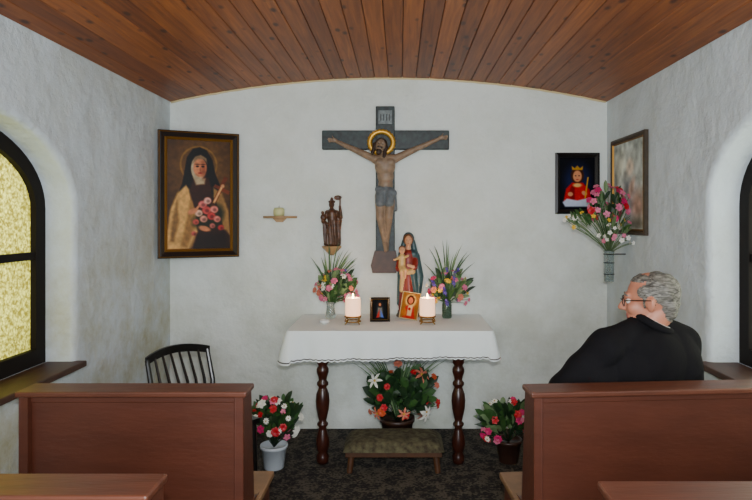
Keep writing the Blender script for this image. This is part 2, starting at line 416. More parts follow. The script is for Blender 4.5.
# ------------------------------------------------------------------ pews
def pew(x0,x1,y,rot,hgt=0.948):
    e=empty('church_pew',((x0+x1)/2,y,0),rot); L=(x1-x0)/2
    mb=MB()
    mb.box(-L+0.02,L-0.02,0.022,0.042,0.08,hgt-0.02,m_pew)
    for s in (-1,1):
        xa,xb=(s*L,s*(L-0.035)); xa,xb=min(xa,xb),max(xa,xb)
        mb.prism([(0.0,0),(0.44,0),(0.44,0.42),(0.16,0.46),(0.11,hgt-0.02),(0.0,hgt-0.02)],'x',xa,xb,m_pew)
    mb.box(-L+0.03,L-0.03,0.016,0.03,hgt-0.05,hgt-0.02,m_pew)
    mb.box(-L+0.03,L-0.03,0.008,0.03,0.08,0.2,m_pew)
    mb.obj('pew_frame',e,bevel=0.004)
    mb=MB(); mb.box(-L-0.012,L+0.012,-0.014,0.118,hgt-0.022,hgt,m_pewtop); mb.obj('top_rail',e,bevel=0.006)
    mb=MB(); mb.box(-L-0.018,L+0.018,0.045,0.47,0.421,0.45,m_seat); mb.obj('seat_board',e,bevel=0.006)
    return e
pew(-1.45,-0.595,2.285,0.0)
pew(0.505,1.47,2.31,0.075)
pew(-1.50,-0.61,1.43,0.0)
pew(0.505,1.47,1.385,0.0)
# ------------------------------------------------------------------ altar table
tx0,tx1,ty0,ty1,tz=-0.735,0.605,3.9,4.59,0.877
alt=empty('altar_table',((tx0+tx1)/2,(ty0+ty1)/2,0)); cx,cy=alt.location.x,alt.location.y
mb=MB(); hx=(tx1-tx0)/2; hy=(ty1-ty0)/2
mb.box(-hx,hx,-hy,hy,tz-0.035,tz-0.006,m_darkwood)
lx=(-0.51-cx,0.385-cx); ly=(3.955-cy,4.57-cy)
mb.box(lx[0],lx[1],ly[0]-0.012,ly[0]+0.012,tz-0.13,tz-0.03,m_darkwood)
mb.box(lx[0]-0.05,lx[1]+0.05,ly[1]-0.012,ly[1]+0.02,tz-0.13,tz-0.03,m_darkwood)
for x in lx: mb.box(x-0.012,x+0.012,ly[0],ly[1],tz-0.13,tz-0.03,m_darkwood)
mb.obj('table_top',alt,bevel=0.003)
prof=[(0.034,0),(0.040,0.02),(0.040,0.05),(0.028,0.07),(0.038,0.09),(0.044,0.13),(0.040,0.17),(0.027,0.22),(0.023,0.235),(0.036,0.25),(0.036,0.262),(0.023,0.275),(0.029,0.30),(0.042,0.36),(0.046,0.41),(0.042,0.455),(0.029,0.49),(0.025,0.50),(0.038,0.515),(0.038,0.53),(0.025,0.545),(0.030,0.57),(0.040,0.60),(0.040,0.62),(0.027,0.64),(0.038,0.66),(0.040,0.70),(0.040,tz-0.03)]
i=0
for x in lx:
    i+=1; mb=MB(); mb.lathe(prof,(x,ly[0],0),m_darkwood,seg=24); mb.obj('leg_%d'%i,alt,smooth=True)
m_cloth=M('white_linen',(242,249,250),0.85,bump=(300,0.15))
m_lace=M('dark_scallop_braid',(84,78,74),0.9)
def cloth():
    pts=[]
    r=0.02
    def ad(x,y,nx,ny,flare): pts.append((x,y,nx,ny,flare))
    for i in range(24): ad(-hx-0.004,hy-(2*hy-r)*i/24,-1,0,0.25+0.5*(i/24)**3)
    for i in range(10):
        a=pi+pi/2*i/9; ad(-hx+r+(r+.004)*math.cos(a),-hy+r+(r+.004)*math.sin(a),math.cos(a),math.sin(a),1.1)
    for i in range(1,160): 
        t=i/160; ad(-hx+r+(2*hx-2*r)*t,-hy-0.004,0,-1,0.22+0.8*max(0,1-min(t,1-t)/0.07)**1.5)
    for i in range(10):
        a=-pi/2+pi/2*i/9; ad(hx-r+(r+.004)*math.cos(a),-hy+r+(r+.004)*math.sin(a),math.cos(a),math.sin(a),1.1)
    for i in range(1,25): ad(hx+0.004,-hy+r+(2*hy-r)*i/24,1,0,0.25+0.5*(1-i/24)**3)
    n=len(pts); rows=30; vs=[];fs=[]
    s=0; S=[0]
    for i in range(1,n): s+=math.hypot(pts[i][0]-pts[i-1][0],pts[i][1]-pts[i-1][1]); S.append(s)
    mb=MB()
    for j in range(rows+1):
        t=j/rows
        for i,(x,y,nx,ny,fl) in enumerate(pts):
            drop=0.183+0.010*math.sin(S[i]*2.3)+0.014*(fl>0.9)
            sc=abs(math.sin(S[i]*pi/0.04))
            drop+=0.009*sc*max(0,(t-0.85)/0.15)
            o=0.045*fl*t+ t*0.014*(math.sin(S[i]*21)+0.6*math.sin(S[i]*43+1)) + 0.006*math.sin(min(1,t*4)*pi/2)
            vs.append((x+nx*o,y+ny*o,tz+0.002-drop*t*(1-0.02*fl)))
    for j in range(rows):
        for i in range(n-1): fs.append((j*n+i,j*n+n+i,j*n+n+i+1,j*n+i+1))
    mb.add(vs,fs,m_cloth)
    idx=mb.mi(m_lace)
    for k in range((rows-2)*(n-1),(rows-1)*(n-1)): mb.m[k]=idx
    top=[(p[0],p[1],tz+0.002) for p in pts]; mb.add(top,[tuple(range(n))],m_cloth)
    mb.obj('altar_cloth',alt,smooth=True)
cloth()
# ------------------------------------------------------------------ kneeler stool
m_tap=M('tapestry',(96,92,66),0.95,var=(28,0.5),col2=(58,48,34),bump=(60,0.4))
m_wood=M('oak_stain',(84,52,30),0.45,var=(20,0.35))
st=empty('kneeling_stool',(-0.04,3.92,0)); mb=MB()
for sx in (-1,1):
    for sy in (-1,1):
        mb.tube([(sx*0.28,sy*0.125,0),(sx*0.265,sy*0.115,0.13)],[0.018,0.022],m_wood,seg=10)
mb.box(-0.305,0.305,-0.148,0.148,0.105,0.145,m_wood); mb.obj('stool_frame',st,bevel=0.004)
mb=MB(); n=20; vs=[];fs=[]
for j in range(n+1):
    for i in range(n+1):
        u=i/n*2-1;v=j/n*2-1; h=(1-abs(u)**6)**0.5*(1-abs(v)**5)**0.5
        vs.append((u*0.32,v*0.16,0.14+0.066*h))
for j in range(n):
    for i in range(n): fs.append((j*(n+1)+i,j*(n+1)+i+1,(j+1)*(n+1)+i+1,(j+1)*(n+1)+i))
mb.add(vs,fs,m_tap); mb.add([(x,y,0.14) for x,y in ((-.32,-.16),(-.32,.16),(.32,.16),(.32,-.16))],[(0,1,2,3)],m_tap); mb.obj('cushion',st,smooth=True)
# ------------------------------------------------------------------ chair
ch=empty('spindle_back_chair',(-1.25,3.52,0),math.atan2(0.35,0.2)-0.12)
mb=MB(); w=0.2
for s in (-1,1):
    mb.tube([(s*(w-0.02),0.03,0),(s*(w-0.02),0.0,0.44),(s*w,0.03,0.62),(s*w,0.085,0.80)],[0.014,0.018,0.015,0.013],m_black,seg=10)
    mb.tube([(s*(w-0.005),-0.38,0),(s*(w-0.01),-0.36,0.44)],[0.013,0.02],m_black,seg=10)
    mb.tube([(s*(w-0.015),0.015,0.2),(s*(w-0.008),-0.37,0.2)],0.009,m_black)
mb.tube([(-w,-0.37,0.25),(w,-0.37,0.25)],0.009,m_black)
rail=[(x,0.085+0.04*(1-(x/w)**2),0.80+0.03*(1-(x/w)**2)) for x in np.linspace(-w-0.01,w+0.01,13)]
for k in range(12):
    a,b=rail[k],rail[k+1]
    mb.add([(a[0],a[1]-.009,a[2]-.024),(a[0],a[1]+.009,a[2]-.024),(a[0],a[1]+.009,a[2]+.022),(a[0],a[1]-.009,a[2]+.022),(b[0],b[1]-.009,b[2]-.024),(b[0],b[1]+.009,b[2]-.024),(b[0],b[1]+.009,b[2]+.022),(b[0],b[1]-.009,b[2]+.022)],
      [(0,1,5,4),(1,2,6,5),(2,3,7,6),(3,0,4,7)]+([(0,3,2,1)] if k==0 else [])+([(4,5,6,7)] if k==11 else []),m_black)
mb.tube([(-w,0.0,0.5),(0,0.015,0.5),(w,0.0,0.5)],0.011,m_black)
for k in range(6):
    x=-w+2*w*(k+1)/7
    mb.tube([(x,0.01,0.5),(x,0.035,0.64),(x,0.085+0.04*(1-(x/w)**2),0.81)],[0.007,0.009,0.007],m_black,seg=8)
mb.prism([(-w,0.02),(w,0.02),(w+0.015,-0.39),(-w-0.015,-0.39)],'z',0.43,0.46,m_black)
mb.obj('chair_frame',ch)
# ------------------------------------------------------------------ crucifix
m_cross=M('cross_green_black',(40,56,54),0.5,var=(30,0.6),col2=(16,22,22))
m_corpus=M('painted_corpus_flesh',(150,124,100),0.5,var=(25,0.3))
m_loin=M('loincloth_grey',(108,114,118),0.6,var=(30,0.35))
m_hairb=M('dark_brown_hair',(50,34,24),0.6)
m_silver=M('inri_plate',(120,128,128),0.5,metal=0.3,var=(50,0.4))
m_plinth=M('brown_corbel',(74,46,30),0.5,var=(20,0.4))
cr=empty('crucifix',(-0.112,YB,0))
mb=MB()
mb.box(-0.072,0.072,-0.06,0,1.30,2.462,m_cross); mb.box(-0.48,0.485,-0.055,-0.002,2.135,2.28,m_cross)
mb.obj('cross_beams',cr,bevel=0.006)
mb=MB(); mb.prism([(-0.085,1.215),(0.075,1.215),(0.085,1.25),(0.07,1.355),(-0.07,1.355),(-0.095,1.26)],'y',-0.11,0,m_plinth); mb.obj('foot_corbel',cr,bevel=0.012)
mb=MB(); mb.box(-0.052,0.052,-0.068,-0.058,2.325,2.43,m_silver)
for k in range(4): 
    xx=-0.036+k*0.022; mb.box(xx,xx+0.006,-0.071,-0.067,2.35,2.40,m_black)
mb.obj('inri_plate',cr,bevel=0.002)
S=m_corpus; yb=-0.10
P=[EL((0.0,yb,2.005),(0.078,0.05,0.085),S),EL((0.003,yb+0.005,1.93),(0.062,0.042,0.07),S),EL((0.004,yb,1.865),(0.056,0.04,0.06),S),
 CP((-0.075,yb,2.055),(0.075,yb,2.06),0.033,0.033,S),EL((-0.035,yb-0.03,2.03),(0.038,0.022,0.028),S),EL((0.038,yb-0.03,2.03),(0.038,0.022,0.028),S),
 EL((0.004,yb,1.805),(0.07,0.055,0.06),m_loin),CP((-0.05,yb-0.02,1.83),(0.06,yb-0.03,1.80),0.026,0.03,m_loin),CP((0.062,yb-0.02,1.81),(0.078,yb-0.01,1.68),0.022,0.016,m_loin),
 CP((-0.03,yb-0.02,1.80),(-0.035,yb-0.05,1.73),0.042,0.036,m_loin),CP((0.03,yb-0.02,1.80),(0.03,yb-0.05,1.73),0.042,0.036,m_loin),
 CP((-0.083,yb,2.06),(-0.22,yb+0.02,2.125),0.03,0.023,S),CP((-0.22,yb+0.02,2.125),(-0.36,yb+0.03,2.19),0.023,0.014,S),
 CP((0.085,yb,2.065),(0.22,yb+0.02,2.13),0.03,0.023,S),CP((0.22,yb+0.02,2.13),(0.40,yb+0.03,2.21),0.023,0.014,S),
 EL((-0.385,yb+0.03,2.202),(0.026,0.011,0.017),S),EL((0.425,yb+0.03,2.222),(0.026,0.011,0.017),S),
 CP((-0.035,yb-0.01,1.78),(-0.035,yb-0.055,1.615),0.042,0.03,S),CP((-0.035,yb-0.055,1.615),(-0.002,yb-0.01,1.44),0.029,0.018,S),
 CP((0.035,yb-0.01,1.78),(0.03,yb-0.055,1.62),0.042,0.03,S),CP((0.03,yb-0.055,1.62),(0.012,yb-0.005,1.44),0.029,0.018,S),
 CP((-0.002,yb-0.01,1.435),(0.006,yb-0.05,1.375),0.019,0.014,S),CP((0.012,yb,1.435),(0.014,yb-0.02,1.38),0.019,0.014,S),
 CP((-0.005,yb-0.01,2.07),(-0.022,yb-0.03,2.12),0.026,0.024,S)]
for s,hx_,hz_ in ((-1,-0.385,2.202),(1,0.425,2.222)):
    for k in range(4):
        P.append(CP((hx_+s*0.018,yb+0.028,hz_+0.012-k*0.008),(hx_+s*(0.05-0.006*abs(k-1)),yb+0.01,hz_+0.016-k*0.011),0.0042,0.0035,S))
    P.append(CP((hx_,yb+0.025,hz_+0.012),(hx_+s*0.012,yb+0.0,hz_+0.028),0.005,0.004,S))
blob('corpus',P,cr,voxel=0.0042,it=2)
hc=Vector((-0.032,yb-0.05,2.150)); Rz=Matrix.Rotation(0.25,3,'Y')@Matrix.Rotation(-0.25,3,'X')
def H(x,y,z): return hc+Rz@Vector((x,y,z))
P=[EL(H(0,0,0.005),(0.038,0.043,0.05),S,Rz),EL(H(0,-0.018,-0.028),(0.027,0.026,0.032),S,Rz),CP(H(0,-0.043,0.004),H(0,-0.055,-0.014),0.005,0.008,S),
 EL(H(0,0.012,0.018),(0.047,0.046,0.048),m_hairb,Rz),CP(H(-0.04,0.0,0.0),H(-0.045,-0.005,-0.075),0.018,0.012,m_hairb),CP(H(0.04,0.0,0.0),H(0.045,-0.005,-0.075),0.018,0.012,m_hairb),
 EL(H(0,-0.026,-0.056),(0.022,0.02,0.026),m_hairb,Rz),CP(H(-0.016,-0.043,-0.026),H(0.016,-0.043,-0.026),0.005,0.005,m_hairb),CP(H(-0.022,-0.037,0.012),H(0.022,-0.037,0.012),0.008,0.008,S)]
blob('head',P,cr,voxel=0.0035,it=1)
mb=MB()
for s in (-1,1): mb.ell(H(s*0.015,-0.042,0.001),(0.006,0.003,0.003),m_black)
mb.obj('eyes',cr)
mb=MB(); c0=Vector((-0.028,-0.095,2.182))
n=48; ring=[(c0.x+0.088*math.cos(2*pi*k/n),c0.y,c0.z+0.082*math.sin(2*pi*k/n)) for k in range(n)]
mb.tube(ring,[0.017+0.006*(k%2) for k in range(n)],m_gold,seg=8,closed=True)
mb.obj('halo',cr,smooth=True)
# ------------------------------------------------------------------ framed pictures
m_blkframe=M('black_gilt_frame',(34,22,16),0.35,var=(30,0.3))
m_giltd=M('dull_gilt',(150,104,40),0.4,metal=0.6)
m_canvas=attr_mat('painted_canvas',0.55); m_print=attr_mat('matte_print',0.7,0.1)
fr=empty('framed_saint_painting',(-1.492,4.455,1.787),math.atan2(0.245,0.508))
frame(fr,0.575,0.93,0.046,m_blkframe,m_giltd,depth=0.035,iw=0.02,outer=m_giltd)
skin=(214,152,114)
sh=[('e',34,30,34,40,(130,98,54),16),('e',32,25,19,19,(186,146,76),0.8),('e',32,25,18,18,(124,94,52),1.2),
 ('p',[(14,52),(52,50),(62,112),(4,112)],(78,42,22),2),
 ('p',[(33,7),(40,10),(46,20),(49,34),(54,46),(57,62),(49,68),(45,52),(42,42),(26,46),(21,60),(12,68),(8,62),(15,46),(18,30),(20,18),(26,9)],(18,16,18),0.8),
 ('p',[(26,40),(42,38),(46,50),(36,56),(22,52)],(84,46,26),1.5),
 ('p',[(19,46),(10,55),(3,72),(0,96),(0,112),(26,112),(31,94),(29,76),(24,60),(22,50)],(222,182,120),1.2),
 ('p',[(24,60),(20,80),(14,108),(20,110),(28,90),(28,72)],(176,138,84),1.5),
 ('p',[(10,62),(6,80),(3,104),(7,104),(12,82)],(156,122,74),1.5),
 ('p',[(47,48),(56,54),(63,72),(65,98),(58,92),(53,72),(47,58)],(180,144,92),1.2),
 ('e',31.5,29,7.6,12.5,(206,190,160),0.7),('p',[(26,38),(39,39),(38,45),(29,46)],(196,178,148),1),
 ('e',33.2,28,6.9,9.8,skin,0.6),('e',37,30,2.6,7.6,(176,112,82),1.8),('p',[(25.5,24),(28,17),(34,14.5),(40,18),(41,24),(37,19.5),(31,19)],(150,128,100),0.8),
 ('e',30.6,26.8,1.5,0.9,(36,22,18),0.4),('e',36.2,26.8,1.5,0.9,(36,22,18),0.4),('e',30.4,24.6,2.1,0.5,(84,50,36),0.4),('e',36.4,24.6,2.1,0.5,(84,50,36),0.4),
 ('e',33.6,30,0.8,2.0,(170,108,80),0.6),('e',33.4,33.6,2.0,0.8,(170,60,52),0.4),
 ('p',[(33,92),(36,93),(62.5,38),(58.5,36.5)],(140,76,36),0.5),('p',[(47,47.5),(49,44.5),(64.5,52),(63,55.5)],(140,76,36),0.5),
 ('p',[(46.5,64),(48.5,65),(57,48),(55,47)],(226,182,134),0.5),('e',57,46.5,1.8,2,(206,160,120),0.5),
 ('e',40,84,13,9,(50,56,28),3),('e',50,76,8,10,(56,60,32),3)]
for (x,y,r,c) in ((36,66,4.4,(230,140,136)),(41,62,4,(236,186,172)),(40,72,4.6,(216,104,100)),(48,71,4.2,(230,154,142)),(32,75,4,(236,196,174)),(45,78,4.4,(206,84,82)),(51,81,3.8,(226,148,136)),(37,81,4,(232,170,152)),(29,84,3.2,(214,112,100)),(55,90,3.2,(196,74,74)),(27,96,2.6,(206,114,104)),(46,88,3,(220,140,130))):
    sh+=[('e',x,y,r,r*0.9,c,0.8),('e',x+0.6,y+0.5,r*0.45,r*0.4,tuple(v*0.72 for v in c),0.7)]
sh+=[('e',26,73,5.5,2.8,skin,0.7,-25),('e',31,69,1.1,4,skin,0.4,40),('e',38,91,6.5,2.8,skin,0.7,15),('p',[(30,97),(60,94),(64,112),(24,112)],(54,30,18),3)]
painting('canvas',0.575-2*0.046-0.034,0.93-2*0.046-0.034,65,112,(90,62,30),sh,m_canvas,fr,y=-0.012,nx=140,noise=0.2,gam=1.45)
ic=empty('framed_king_icon',(1.357,YB,1.88)); m_icf=M('black_icon_frame',(16,12,12),0.3)
frame(ic,0.338,0.468,0.036,m_icf,None,depth=0.025)
sh=[('e',20,27,15,20,(34,44,84),5),('p',[(4,50),(7,35),(14,28),(26,28),(34,36),(37,50)],(200,26,28),0.8),('p',[(14,30),(10,40),(13,50),(17,50),(17,34)],(140,16,22),1),
 ('e',20,20,7.5,9,(80,44,24),0.8),('e',20,21,5,6.4,skin,0.6),('p',[(14,14),(13.5,9.5),(17,12),(20,9),(23,12),(26.5,9.5),(26,14)],(190,144,50),0.5),
 ('e',18,20.5,0.9,0.6,(40,30,30),0.3),('e',22,20.5,0.9,0.6,(40,30,30),0.3),('e',20,24.6,1.6,0.5,(180,70,60),0.3),
 ('e',20,31,5,2.2,(226,190,120),0.8),('p',[(3,50),(8,46),(20,48),(34,45),(37,50),(34,55),(6,55)],(206,214,232),0.8),('e',28,40,3.4,2.4,skin,0.5,30),('e',12,41,3,2.4,skin,0.5),
 ('p',[(28,46),(29.5,46),(33,22),(31.5,22)],(214,168,60),0.4)]
painting('print',0.338-0.07,0.468-0.07,40,58,(14,16,28),sh,m_print,ic,y=-0.01,nx=90,gam=1.25)
fp=empty('faded_framed_painting',(XR,4.14,1.84),-pi/2); m_grf=M('grey_brown_frame',(70,58,44),0.6,var=(30,0.3))
frame(fp,0.62,0.68,0.03,m_grf,m_brass,depth=0.03,iw=0.01)
sh=[('e',20,24,13,20,(180,186,176),6),('e',22,18,5,6,(226,206,180),1.5),('p',[(14,26),(30,26),(36,60),(8,60)],(150,156,156),2.5),('e',10,14,6,8,(204,204,184),4),('e',32,44,7,10,(170,136,116),4),('e',14,42,4,9,(206,206,186),2.5),('e',24,32,3,7,(210,176,150),1.5,30),('e',30,56,9,5,(106,104,90),3)]
painting('canvas_faded',0.55,0.61,40,60,(150,158,150),sh,m_canvas,fp,y=-0.012,nx=80,noise=0.7,seed=4,gam=0.8)
# ------------------------------------------------------------------ small wall shelf with candle
m_shelf=M('light_wood_shelf',(176,140,96),0.5,var=(15,0.2)); m_wax=M('ivory_wax',(206,206,150),0.5,sss=0.2)
ws=empty('wall_candle_shelf',(-0.918,YB,1.60))
mb=MB(); n=20
out=[(0.13*math.cos(pi+pi*k/n),0.1*math.sin(pi+pi*k/n)) for k in range(n+1)]
mb.prism([(x,y) for x,y in out],'z',0.014,0.03,m_shelf)
mb.prism([(-0.045,0.014),(0.045,0.014),(0.02,-0.012),(-0.02,-0.012)],'y',-0.045,0,m_shelf)
mb.obj('shelf_board',ws,bevel=0.004)
mb=MB(); mb.lathe([(0.036,0.03),(0.042,0.045),(0.042,0.075),(0.034,0.092),(0.01,0.094)],(0.0,-0.05,0),m_wax,seg=24); mb.tube([(0,-0.05,0.09),(0.002,-0.05,0.108)],0.0018,m_black); mb.obj('round_candle',ws,smooth=True)
# ------------------------------------------------------------------ carved statue on wall bracket
m_carv=M('dark_carved_wood',(98,62,40),0.42,var=(40,0.6)); D=m_carv
cs=empty('carved_saint_statue',(-0.515,YB-0.075,0))
mb=MB(); mb.lathe([(0.015,1.335),(0.03,1.35),(0.045,1.365),(0.072,1.392),(0.075,1.404)],(0,0,0),m_shelf,seg=8); mb.box(-0.03,0.03,0,0.075,1.35,1.40,m_shelf); mb.obj('bracket',cs)
P=[EL((0,0,1.42),(0.06,0.05,0.02),D),CP((0,0.0,1.43),(0.005,0,1.56),0.05,0.036,D),CP((-0.025,-0.018,1.43),(-0.01,-0.012,1.55),0.026,0.024,D),CP((0.012,-0.03,1.43),(0.01,-0.02,1.53),0.02,0.018,D),CP((0.035,0.02,1.42),(0.05,0.02,1.62),0.03,0.026,D),
 CP((0.005,0,1.56),(0.002,0,1.65),0.034,0.038,D),CP((-0.032,0,1.655),(0.036,0,1.655),0.021,0.021,D),CP((0,0,1.66),(0,-0.005,1.70),0.014,0.014,D),EL((0,-0.008,1.716),(0.021,0.025,0.028),D),EL((0,-0.034,1.712),(0.004,0.005,0.007),D),
 EL((0,0.004,1.738),(0.027,0.027,0.013),D),EL((0,0.002,1.754),(0.012,0.012,0.018),D),
 CP((0.036,0,1.655),(0.072,-0.02,1.62),0.019,0.014,D),CP((0.072,-0.02,1.62),(0.066,-0.04,1.70),0.014,0.010,D),CP((0.066,-0.04,1.70),(0.068,-0.04,1.775),0.007,0.006,D),EL((0.05,-0.035,1.768),(0.03,0.006,0.018),D),
 CP((-0.032,0,1.655),(-0.066,-0.02,1.59),0.018,0.015,D),CP((-0.066,-0.02,1.59),(-0.02,-0.055,1.57),0.014,0.011,D),EL((-0.062,-0.03,1.62),(0.02,0.016,0.024),D),EL((-0.065,-0.03,1.655),(0.012,0.012,0.013),D),
 CP((-0.05,0.015,1.44),(-0.055,0.01,1.58),0.015,0.016,D)]
def wr_carv(V):
    x,y,z=V[:,0],V[:,1],V[:,2]
    return 0.0022*np.sin(260*x+20*z)*(z<1.6)
blob('carved_figure',P,cs,voxel=0.003,it=1,wrinkle={D:wr_carv})
# ------------------------------------------------------------------ Madonna and Child
m_teal=M('mantle_blue_green',(50,80,86),0.4,var=(25,0.35)); m_red=M('dress_red',(140,40,30),0.4,var=(25,0.3)); m_skin2=M('statue_flesh',(214,156,118),0.4)
m_ghair=M('statue_hair_gold',(120,72,36),0.4); m_cream=M('statue_cream',(204,166,104),0.4); m_base=M('statue_base',(70,62,50),0.5)
ms=empty('madonna_and_child_statue',(0.06,4.47,tz+0.003))
P=[CP((-0.01,0,0.07),(-0.005,0,0.31),0.062,0.05,m_red),CP((-0.035,-0.02,0.05),(-0.02,-0.02,0.30),0.035,0.03,m_red),CP((0.01,-0.035,0.05),(0.0,-0.03,0.30),0.034,0.03,m_red),
 CP((0,0,0.31),(0,0,0.46),0.052,0.045,m_red),CP((-0.04,0,0.465),(0.045,0,0.465),0.034,0.034,m_teal),CP((0,0,0.47),(0.002,-0.01,0.53),0.018,0.017,m_skin2),
 EL((0.002,-0.017,0.566),(0.028,0.032,0.04),m_skin2),CP((0.002,-0.048,0.568),(0.002,-0.052,0.556),0.004,0.005,m_skin2),
 EL((0.002,-0.002,0.575),(0.037,0.034,0.044),m_ghair),EL((0.004,0.012,0.58),(0.043,0.036,0.05),m_teal),CP((0.035,0.008,0.56),(0.055,0.012,0.46),0.018,0.025,m_teal),CP((-0.03,0.01,0.56),(-0.048,0.012,0.46),0.016,0.024,m_teal),
 CP((0.055,0.01,0.45),(0.082,0.0,0.30),0.034,0.034,m_teal),CP((0.082,0.0,0.30),(0.055,-0.015,0.06),0.034,0.03,m_teal),CP((0,0.03,0.45),(0,0.035,0.07),0.045,0.052,m_teal),CP((-0.05,0.012,0.44),(-0.062,0.005,0.10),0.026,0.022,m_teal),
 CP((0.03,-0.03,0.34),(0.06,-0.02,0.16),0.032,0.022,m_teal),CP((-0.045,-0.03,0.33),(0.03,-0.045,0.34),0.022,0.024,m_cream),CP((-0.04,-0.04,0.30),(-0.05,-0.04,0.2),0.02,0.014,m_cream),
 CP((-0.055,-0.01,0.43),(-0.072,-0.04,0.36),0.026,0.022,m_red),CP((-0.072,-0.04,0.36),(-0.035,-0.085,0.365),0.02,0.013,m_red),EL((-0.028,-0.092,0.366),(0.016,0.01,0.01),m_skin2),
 CP((0.05,-0.015,0.42),(0.05,-0.06,0.37),0.024,0.018,m_red),CP((0.05,-0.06,0.37),(0.0,-0.085,0.39),0.015,0.011,m_skin2),
 CP((-0.045,-0.065,0.385),(-0.045,-0.06,0.45),0.027,0.024,m_cream),EL((-0.045,-0.066,0.498),(0.023,0.025,0.027),m_skin2),EL((-0.045,-0.055,0.507),(0.026,0.025,0.025),m_ghair),EL((-0.045,-0.092,0.494),(0.004,0.005,0.005),m_skin2),
 CP((-0.04,-0.07,0.38),(-0.02,-0.11,0.36),0.018,0.013,m_cream),CP((-0.02,-0.11,0.36),(-0.022,-0.105,0.30),0.011,0.008,m_skin2),CP((-0.055,-0.07,0.38),(-0.05,-0.11,0.35),0.018,0.013,m_cream),CP((-0.05,-0.11,0.35),(-0.05,-0.105,0.295),0.011,0.008,m_skin2),
 CP((-0.065,-0.07,0.445),(-0.095,-0.09,0.43),0.011,0.008,m_cream),EL((-0.102,-0.094,0.43),(0.009,0.008,0.008),m_skin2),CP((-0.028,-0.075,0.445),(0.0,-0.09,0.46),0.011,0.007,m_cream)]
blob('madonna_figure',P,ms,voxel=0.0035,it=1)
mb=MB(); mb.lathe([(0.085,0),(0.088,0.012),(0.078,0.03),(0.076,0.05)],(0,0,0),m_base,seg=8)
mb.obj('statue_base',ms)
mb=MB()
for s in (-1,1):
    mb.ell((0.002+s*0.011,-0.046,0.573),(0.0045,0.003,0.0025),m_black,seg=8,rings=6); mb.ell((-0.045+s*0.008,-0.089,0.502),(0.003,0.002,0.002),m_black,seg=8,rings=6)
mb.ell((0.002,-0.047,0.547),(0.006,0.003,0.002),m_red,seg=8,rings=6)
mb.obj('painted_eyes',ms)
# ------------------------------------------------------------------ candles
m_candle=M('pink_white_candle',(246,214,196),0.5,sss=0.4,emit=((255,190,140),1.7)); m_flame=M('flame',(255,220,150),0.5,emit=((255,214,140),30))  # wax emission stands in for flame light glowing through the candle
for cxp in (-0.327,0.190):
    e=empty('lit_candle_on_stand',(cxp,4.17,tz+0.003))
    mb=MB(); mb.lathe([(0.056,0.046),(0.060,0.05),(0.056,0.055)],(0,0,0),m_brass,seg=24)
    for k in range(4):
        a=pi/4+k*pi/2; c,s=math.cos(a),math.sin(a)
        mb.tube([(0.052*c,0.052*s,0.05),(0.068*c,0.068*s,0.035),(0.048*c,0.048*s,0.02),(0.07*c,0.07*s,0.004)],0.0045,m_brass)
    mb.tube([(0.054*math.cos(2*pi*k/24),0.054*math.sin(2*pi*k/24),0.018) for k in range(24)],0.004,m_brass,closed=True)
    mb.obj('brass_stand',e,smooth=True)
    mb=MB(); mb.lathe([(0.050,0.056),(0.053,0.062),(0.053,0.170),(0.049,0.180),(0.043,0.175),(0.03,0.157),(0.004,0.155)],(0,0,0),m_candle,seg=32); mb.obj('candle',e,smooth=True)
    mb=MB(); mb.tube([(0,0,0.155),(0.001,0,0.171)],0.0016,m_black,seg=6); mb.obj('wick',e)
    mb=MB(); mb.lathe([(0.001,0.167),(0.006,0.175),(0.0075,0.183),(0.005,0.196),(0.001,0.209)],(0,0,0),m_flame,seg=12); mb.obj('flame',e,smooth=True)
    ld=bpy.data.lights.new('candle_light','POINT'); ld.energy=1.2; ld.color=(1,0.68,0.42); ld.shadow_soft_size=0.012
    lo=bpy.data.objects.new('candle_light',ld); lo.location=(0,0,0.212); lo.parent=e; bpy.context.scene.collection.objects.link(lo)
pf=empty('small_framed_jesus_picture',(-0.142,4.25,tz+0.003+0.086)); pf.rotation_euler=(math.radians(-15),0,0.05)
frame(pf,0.142,0.172,0.014,m_black,m_brass,depth=0.012,iw=0.004)
sh=[('e',20,26,9,20,(44,54,64),4),('e',20,13,4.4,5.4,(80,50,34),0.8),('p',[(15,19),(25,19),(28,44),(12,44)],(120,120,112),1.5),('p',[(19,24),(10,46),(18,44)],(190,50,44),1.2),('p',[(21,24),(22,44),(30,46)],(90,120,200),1.2),('e',20,13,2.8,3.6,(190,130,96),0.5)]
painting('print_small',0.112,0.142,40,50,(14,18,20),sh,m_print,pf,y=-0.0045,nx=60,gam=1.2)
mb=MB(); mb.box(-0.012,0.012,0.018,0.022,-0.082,0.03,m_black,R=Matrix.Rotation(math.radians(30),3,'X')); mb.obj('easel_leg',pf)
pc=empty('saint_picture_card',(0.072,4.315,tz+0.003+0.104)); pc.rotation_euler=(math.radians(-15),math.radians(9),-0.05)
m_cardf=M('card_frame',(196,176,130),0.5)
frame(pc,0.134,0.196,0.006,m_cardf,None,depth=0.008)
sh=[('e',20,18,13,15,(220,190,130),2),('e',20,17,9,11,(100,56,32),1),('e',20,18,5.5,7.6,(214,140,104),0.6),('p',[(6,60),(10,34),(18,28),(29,33),(35,60)],(196,60,50),1.5),('p',[(16,29),(27,29),(26,54),(15,54)],(226,200,160),1.5),('e',20,38,3,3.4,(180,24,24),0.6),('e',9,48,6,9,(200,136,60),2)]
painting('print_card',0.122,0.184,40,60,(170,126,66),sh,m_print,pc,y=-0.0045,nx=60,gam=1.5)
